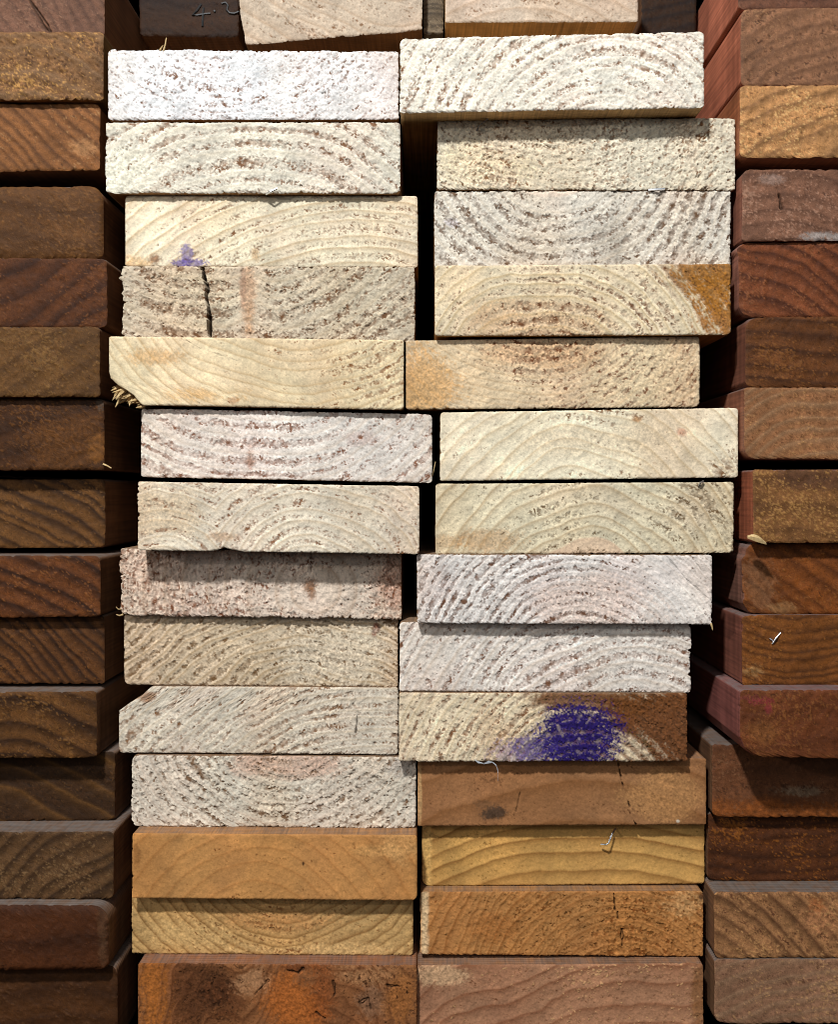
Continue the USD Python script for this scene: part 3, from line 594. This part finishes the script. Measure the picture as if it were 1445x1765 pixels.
stained('B8', (1281, 1783, 939, 937, 1058, 1058), -3, 'orange-brown board end with a chipped left edge and diagonal saw lines, in the right stack', RG,
        c=(1000, 1500), sp=26, P=(116, 66, 30), L=(92, 50, 24), Q=(76, 42, 20), pd=.08, rc=.35, lean=.6, saw=(-1.0, 7, 1.4), fleck=((140, 90, 46), .08), rad=(14, 6, 12, 6), rag=(2.5, 1, 1, 1), patch=[(1310, 1010, 26, 40, (130, 96, 70), .5, 1.4), (1352, 1048, 20, 10, (150, 116, 80), .5, 1.4)], side=(130, 84, 66), left=[(938, 10), (955, 6), (965, 0), (1040, 0), (1050, 6)])
stained('B9', (1280, 1782, 1060, 1059, 1180, 1180), -7, 'brown board end with a steel staple and a pale scuff, in the right stack', RG,
        c=(1400, 500), sp=17, P=(118, 72, 34), L=(84, 48, 22), Q=(76, 44, 20), pd=.1, rc=.45, lean=.4, saw=(-.9, 9, .8), fleck=((152, 100, 50), .08), rad=(5, 6, 4, 6), patch=[(1300, 1156, 18, 11, (168, 134, 92), .6, 1.4)], side=(126, 70, 52))
stained('B10', (1275, 1777, 1188, 1187, 1305, 1312), -20, 'dark reddish board end with a red-pink paint mark near its upper left corner', RG,
        c=(1500, 3000), sp=60, P=(100, 56, 32), L=(80, 42, 24), Q=(58, 32, 18), pd=.2, pb=.2, rc=.2, lean=1.5, pdep=.5, fleck=((134, 86, 48), .16), rad=(4, 6, 10, 6), patch=[(1318, 1265, 30, 40, (116, 80, 44), .4, 1.6)], paint=[(1314, 1208, 20, 7, (130, 46, 60), .5, 1.3), (1298, 1202, 20, 6, (130, 60, 66), .35, 1.3), (1325, 1220, 7, 10, (130, 44, 58), .5, 1.2)], side=(132, 72, 62), left=[(1188, 0), (1270, 0), (1290, 8), (1306, 26)])
stained('B11', (1228, 1730, 1300, 1300, 1408, 1409), 4, 'board end with a lighter orange strip along its bottom, under the red-marked one', RG,
        c=(1500, 3000), sp=60, P=(110, 70, 46), L=(92, 56, 36), Q=(70, 42, 26), pd=.14, rc=.2, lean=-.4, fleck=((130, 92, 66), .08), rad=(4, 6, 12, 6), patch=[(1350, 1398, 160, 20, (146, 84, 40), .7, .8), (1385, 1365, 34, 8, (140, 128, 110), .5, 1.5)])  # bottom strip patch puts the lit part below the cast shadow into colour
stained('B12', (1221, 1723, 1410, 1410, 1518, 1520), 10, 'dark brown board end with glowing orange slanting streaks, lower right stack', RG,
        c=(1300, 900), sp=24, P=(88, 50, 26), L=(66, 36, 18), Q=(52, 30, 16), pd=.16, rc=.4, lean=.45, fleck=((156, 96, 42), .14), rad=(4, 6, 10, 6))
stained('B13', (1232, 1734, 1538, 1536, 1651, 1650), -4, 'light brown board end with dark slanting dashes under a dusty grey ledge, right stack', RG,
        c=(1000, 2000), sp=27, P=(150, 110, 76), L=(100, 60, 40), Q=(78, 44, 30), pd=.22, pb=1.0, rc=.45, pdep=.5, lean=.45, fleck=((190, 146, 100), .1), rad=(6, 6, 14, 6), patch=[(1420, 1580, 40, 40, (176, 124, 88), .6, .8), (1410, 1560, 20, 20, (170, 104, 60), .6, .8)])
stained('B14', (1232, 1734, 1654, 1652, 1764, 1764), -5, 'greyish-brown board end with pale arching lines at the bottom of the right stack', RG,
        c=(1400, 1990), sp=22, P=(126, 94, 74), L=(152, 122, 98), Q=(78, 50, 38), pd=.2, rc=.5, lw=.25, lean=-.3, fleck=((172, 136, 98), .12), rad=(6, 6, 14, 6))
# ---- on top, further back
B['T1'] = dict(name='pale_board', px=(415, 728, -52, -68, 78, 52), d=24, label='pale board end on top, with a ragged slanting lower edge, left of the grey stake', group='pale boards lying across the top', seed=901, dark=False,
     c=(700, -300), sp=30, P=(214, 188, 158), L=(196, 160, 124), Q=(170, 132, 100), pd=.08, rc=.3, pdep=.4, rag=(.8, .8, .8, 1.3), rad=(4, 4, 3, 3), saw=(.3, 9, 1.2), left=[(-50, -6), (30, 0), (78, 9)], side=(112, 78, 48))
B['T2'] = dict(name='pale_board', px=(768, 1100, -86, -86, 39, 38), d=24, label='pinkish pale board end on top, with a tan underside, right of the grey stake', group='pale boards lying across the top', seed=902, dark=False,
     c=(900, 320), sp=30, P=(216, 192, 166), L=(196, 164, 134), Q=(170, 134, 104), pd=.08, rc=.35, pdep=.4, rag=(.5, .5, .5, .5), rad=(4, 4, 3, 3), side=(190, 146, 92))
B['T3'] = dict(name='stained_board', px=(240, 411, -60, -60, 62, 66), d=70, label='dark brown board end with handwritten figures in black marker, set back at the upper left', seed=903, dark=True,
     c=(300, 900), sp=40, P=(112, 70, 36), L=(92, 54, 28), Q=(70, 42, 22), pd=.06, rc=.3, pdep=.3, fleck=((124, 82, 46), .06), rag=(1, 1, 1, 1), rad=(4, 4, 4, 4))
B['T4'] = dict(name='stained_board', px=(1106, 1200, -80, -80, 62, 60), d=66, label='shadowed brown board end set back at the upper right behind the white boards', seed=904, dark=True,
     c=(1300, 700), sp=30, P=(98, 62, 32), L=(72, 42, 22), Q=(56, 34, 18), pd=.12, rc=.5, pdep=.4, fleck=((124, 84, 46), .1), rag=(1, 1, 1, 1), rad=(4, 4, 4, 4))
B['T5'] = dict(name='wooden_stake', px=(730, 764, -60, -60, 60, 62), d=34, label='narrow weathered grey stake wedged between the two pale boards on top', seed=905, dark=True,
     c=(740, 500), sp=12, P=(104, 92, 76), L=(70, 60, 50), Q=(40, 34, 28), pd=.2, rc=.5, pdep=.6, lean=1.4, fleck=((150, 136, 116), .08), rag=(1, 1, 1, 2.5), rad=(3, 3, 3, 3), side=(84, 74, 62))
PILES = [[f'L{i}' for i in range(1, 15)], [f'R{i}' for i in range(1, 15)], [f'A{i}' for i in range(1, 16)], [f'B{i}' for i in range(0, 15)]]
GAPS = {('L1', 'L2'), ('L2', 'L3'), ('A3', 'A4'), ('A7', 'A8'), ('B2', 'B3'), ('B6', 'B7'), ('R1', 'R2'), ('L6', 'L7'), ('R6', 'R7'), ('L5', 'L6'), ('R5', 'R6'), ('B12', 'B13')}


# neighbours of one pile touch: where the photograph hides an edge behind the board above or below it, take it from that board
def settle(keys):
    for a, b in zip(keys[:-1], keys[1:]):
        A, C = B[a], B[b]
        ka, kb = (D + A['d'] / 1000) / D, (D + C['d'] / 1000) / D
        if (a, b) in GAPS:
            continue
        xa0, xa1, _, _, al, ar = A['px']; xb0, xb1, tl, tr, bl, br_ = C['px']
        za = lambda x: (CY - (al + (ar - al) * (x - xa0 * 1.0) / (xa1 - xa0))) * ka
        zl, zr = za(xb0), za(xb1)
        tl2, tr2 = CY - (zl - 0.6) / kb, CY - (zr - 0.6) / kb
        low = (al + ar) / 2 > CY
        if (A['d'] < C['d'] and low) or tl2 > tl - 0.01 and tr2 > tr - 0.01:
            if abs(tl2 - tl) < 40 and abs(tr2 - tr) < 40:
                C['px'] = (xb0, xb1, tl2, tr2, bl, br_)
        elif A['d'] > C['d'] and not low:
            zb = lambda x: (CY - (tl + (tr - tl) * (x - xb0) / (xb1 - xb0))) * kb
            n1, n2 = CY - (zb(xa0) + 0.6) / ka, CY - (zb(xa1) + 0.6) / ka
            if abs(n1 - al) < 40 and abs(n2 - ar) < 40:
                A['px'] = (xa0, xa1, A['px'][2], A['px'][3], n1, n2)


for pile in PILES:
    settle(pile)
for key, spec in B.items():
    board(key, spec)

# ---------------------------------------------------------------- small things
def rod(path_pts, r0, r1=None, sides=6, seg_r=None):
    """a tapering rod through the points"""
    p = np.asarray(path_pts, float)
    r1 = r0 if r1 is None else r1
    n = len(p)
    rr = np.linspace(r0, r1, n)
    t = np.gradient(p, axis=0); t /= np.linalg.norm(t, axis=1, keepdims=True)
    ref = np.array([0.31, 0.52, 0.8])
    a = np.cross(t, ref); a /= np.linalg.norm(a, axis=1, keepdims=True)
    b = np.cross(t, a)
    th = np.linspace(0, 2 * np.pi, sides, endpoint=False)
    V = (p[:, None] + rr[:, None, None] * (np.cos(th)[None, :, None] * a[:, None] + np.sin(th)[None, :, None] * b[:, None])).reshape(-1, 3)
    f = []
    for i in range(n - 1):
        for j in range(sides):
            k = (j + 1) % sides
            f += [[i * sides + j, i * sides + k, (i + 1) * sides + k], [i * sides + j, (i + 1) * sides + k, (i + 1) * sides + j]]
    V = np.vstack([V, p[0], p[-1]])
    for j in range(sides):
        k = (j + 1) % sides
        f += [[n * sides, k, j], [n * sides + 1, (n - 1) * sides + j, (n - 1) * sides + k]]
    return V, np.array(f)


def part(key, name, mesh, material, label=None, smooth=40):
    path, org, d = PLACED[key]
    m = usdkit.mesh(stage, numbered(path, name), (mesh[0] - org, mesh[1]), material, smooth=smooth)
    if label: m.GetPrim().SetCustomDataByKey('label', label)
    return m


def line(key, pts, out, r=0.00035):
    """points of the photograph, each standing out of this board's end by so many mm"""
    d = B[key]['d']
    return np.array([where(x, y, d - o) for (x, y), o in zip(pts, out)])


part('L2', 'staple', rod(line('L2', [(459, 335), (466, 331), (478, 325)], [-1, 1.5, 1.2]), .00055), STEEL, 'bright steel staple leg at the bottom edge')
part('R2', 'staple', rod(line('R2', [(822, 226), (826, 217), (838, 208), (843, 204)], [.3, 2, 2.4, 2]), .00042), STEEL, 'thin steel staple near the top edge')
part('R3', 'staple', rod(line('R3', [(1118, 328), (1132, 327), (1146, 326)], [.8, 1.6, .8]), .0006), STEEL)
part('R7', 'staple', rod(line('R7', [(1205, 838), (1208, 832), (1213, 830)], [.4, 1.6, .8]), .0006), STEEL)
part('R12', 'staple', rod(line('R12', [(1062, 1427), (1056, 1436), (1049, 1453), (1046, 1455), (1036, 1455)], [0, 3, 4, 4, 2.5]), .00042), STEEL, 'bent steel staple hanging from the top edge')
part('B9', 'staple', rod(line('B9', [(1332, 1110), (1338, 1100), (1346, 1090)], [.3, 1.0, .2]), .0004), STEEL)
part('B9', 'staple', rod(line('B9', [(1327, 1100), (1333, 1104)], [.6, 1.2]), .0003), STEEL)
part('L1', 'fibre', rod(line('L1', [(282, 88), (285, 78), (287, 66)], [0, 1, 1.5]), .0005, .0003), SPLINTER, 'stray fibre standing up from the top edge')
part('L1', 'fibre', rod(line('L1', [(276, 87), (281, 79)], [0, 1]), .0005, .0002), SPLINTER)
part('L6', 'fibre', rod(line('L6', [(742, 828), (747, 814), (751, 796)], [-2, -3, -3]), .0004, .0002), SPLINTER)
part('L8', 'fibre', rod(line('L8', [(209, 1050), (204, 1050), (200, 1046)], [0, 1, 1.4]), .0004, .0002), SPLINTER)
part('L8', 'fibre', rod(line('L8', [(212, 1059), (206, 1061), (200, 1059)], [0, 1, 1.4]), .0005, .0002), SPLINTER)
part('R8', 'fibre', rod(line('R8', [(1226, 1074), (1228, 1081), (1229, 1086)], [0, .5, .6]), .0006, .0002), SPLINTER)
part('A7', 'fibre', rod(line('A7', [(178, 800), (185, 803), (192, 807)], [0, 1.2, 1.6]), .0005, .0003), SPLINTER)
rs = np.random.default_rng(5)
for i in range(34):      # the torn corner: splinters fan out of the break, down to the left
    t = rs.uniform(0, 1)
    ax, ay = 205 + 50 * t + rs.normal(0, 3), 662 + 40 * t + rs.normal(0, 2.5)
    ln = rs.uniform(13, 36) * (1 - .4 * t)
    an = math.radians(rs.normal(152, 19))
    bx, by = ax + ln * math.cos(an), ay + ln * math.sin(an)
    by, bx = min(by, 703), max(bx, 189 + rs.uniform(0, 8))
    o0, o1 = rs.uniform(-10, -3), rs.uniform(-4, 3)
    V, F = rod(line('L5', [(ax + 8, ay - 4), ((ax + bx) / 2, (ay + by) / 2 + rs.normal(0, 1.5)), (bx, by)], [o0 - 3, (o0 + o1) / 2, o1]), rs.choice([.0004, .0007, .0012, .0016]) * rs.uniform(.8, 1.2), .00012, 4)
    part('L5', 'splinter', (V, F), SPLINTER, smooth=False)
part('T3', 'marker_writing', (lambda ms: (np.vstack([m[0] for m in ms]), np.vstack([m[1] + sum(len(q[0]) for q in ms[:i]) for i, m in enumerate(ms)])))(
    [rod(line('T3', p, [.35] * len(p)), .0006) for p in (
        [(347, 8), (340, 18), (332, 27), (340, 27), (352, 25), (363, 24)], [(351, 14), (350, 28), (349, 46)], [(369, 19), (371, 21)],
        [(382, 7), (389, 5), (393, 10), (391, 18), (396, 23), (404, 24), (412, 21)])]), INK, 'handwritten 4.2 in black marker')
# scraps of torn wrapping film caught under the purple-splashed board
def scrap(key, pts, w, seed):
    r_ = np.random.default_rng(seed)
    c = line(key, pts, [1.5 + 1.2 * r_.random() for _ in pts])
    n = len(c)
    t = np.gradient(c, axis=0); t /= np.linalg.norm(t, axis=1, keepdims=True)
    s = np.cross(t, [0, 1, 0]) + r_.normal(0, .35, (n, 3))
    ww = w * np.interp(np.arange(n), [0, n / 2, n - 1], [.4, 1, .25])[:, None] * r_.uniform(.6, 1.3, (n, 1))
    V = np.vstack([c - s * ww, c + s * ww, c - s * ww + [0, .00012, 0], c + s * ww + [0, .00012, 0]])
    f = []
    for i in range(n - 1):
        a, b = i, i + 1
        f += [[a, b, n + b], [a, n + b, n + a], [2 * n + a, 3 * n + b, 2 * n + b], [2 * n + a, 3 * n + a, 3 * n + b],
              [a, 2 * n + b, b], [a, 2 * n + a, 2 * n + b], [n + a, n + b, 3 * n + b], [n + a, 3 * n + b, 3 * n + a]]
    part(key, 'film_scrap', (V, np.array(f)), PLASTIC, smooth=False)


scrap('R10', [(818, 1309), (826, 1314), (834, 1316), (843, 1313), (850, 1314), (856, 1319)], .0006, 3)
scrap('R10', [(850, 1313), (857, 1322), (859, 1332), (858, 1346)], .00018, 4)
# a pale chip of wood wedged between two boards of the right stack
a_, b_ = where(1289, 926, -14), where(1321, 937, -17)
rr = np.random.default_rng(8)
cv = []
for i in range(9):
    s_ = i / 8
    wv = .0021 * math.sin(math.pi * (.12 + .8 * s_)) + .0002
    cc = a_ + (b_ - a_) * s_ + np.array([0, 0, .0007 * math.sin(math.pi * s_)])
    for (dx, dz) in ((-1, .45), (.2, .8), (1, .3), (.8, -.5), (-.6, -.5)):
        cv.append(cc + np.array([0, dx * wv * .9, dz * wv + dx * .2 * wv]))
cv = np.array(cv); cf = []
for i in range(8):
    for j in range(5):
        k_ = (j + 1) % 5
        cf += [[i * 5 + j, i * 5 + k_, i * 5 + 5 + k_], [i * 5 + j, i * 5 + 5 + k_, i * 5 + 5 + j]]
for j in range(1, 4):
    cf += [[0, j + 1, j], [40, 40 + j, 41 + j]]
chip = usdkit.mesh(stage, '/World/wood_chip', (cv, np.array(cf)), SPLINTER, smooth=35)
tag(chip.GetPrim(), 'pale curled wood chip wedged between two dark boards of the right stack', 'wood chip')
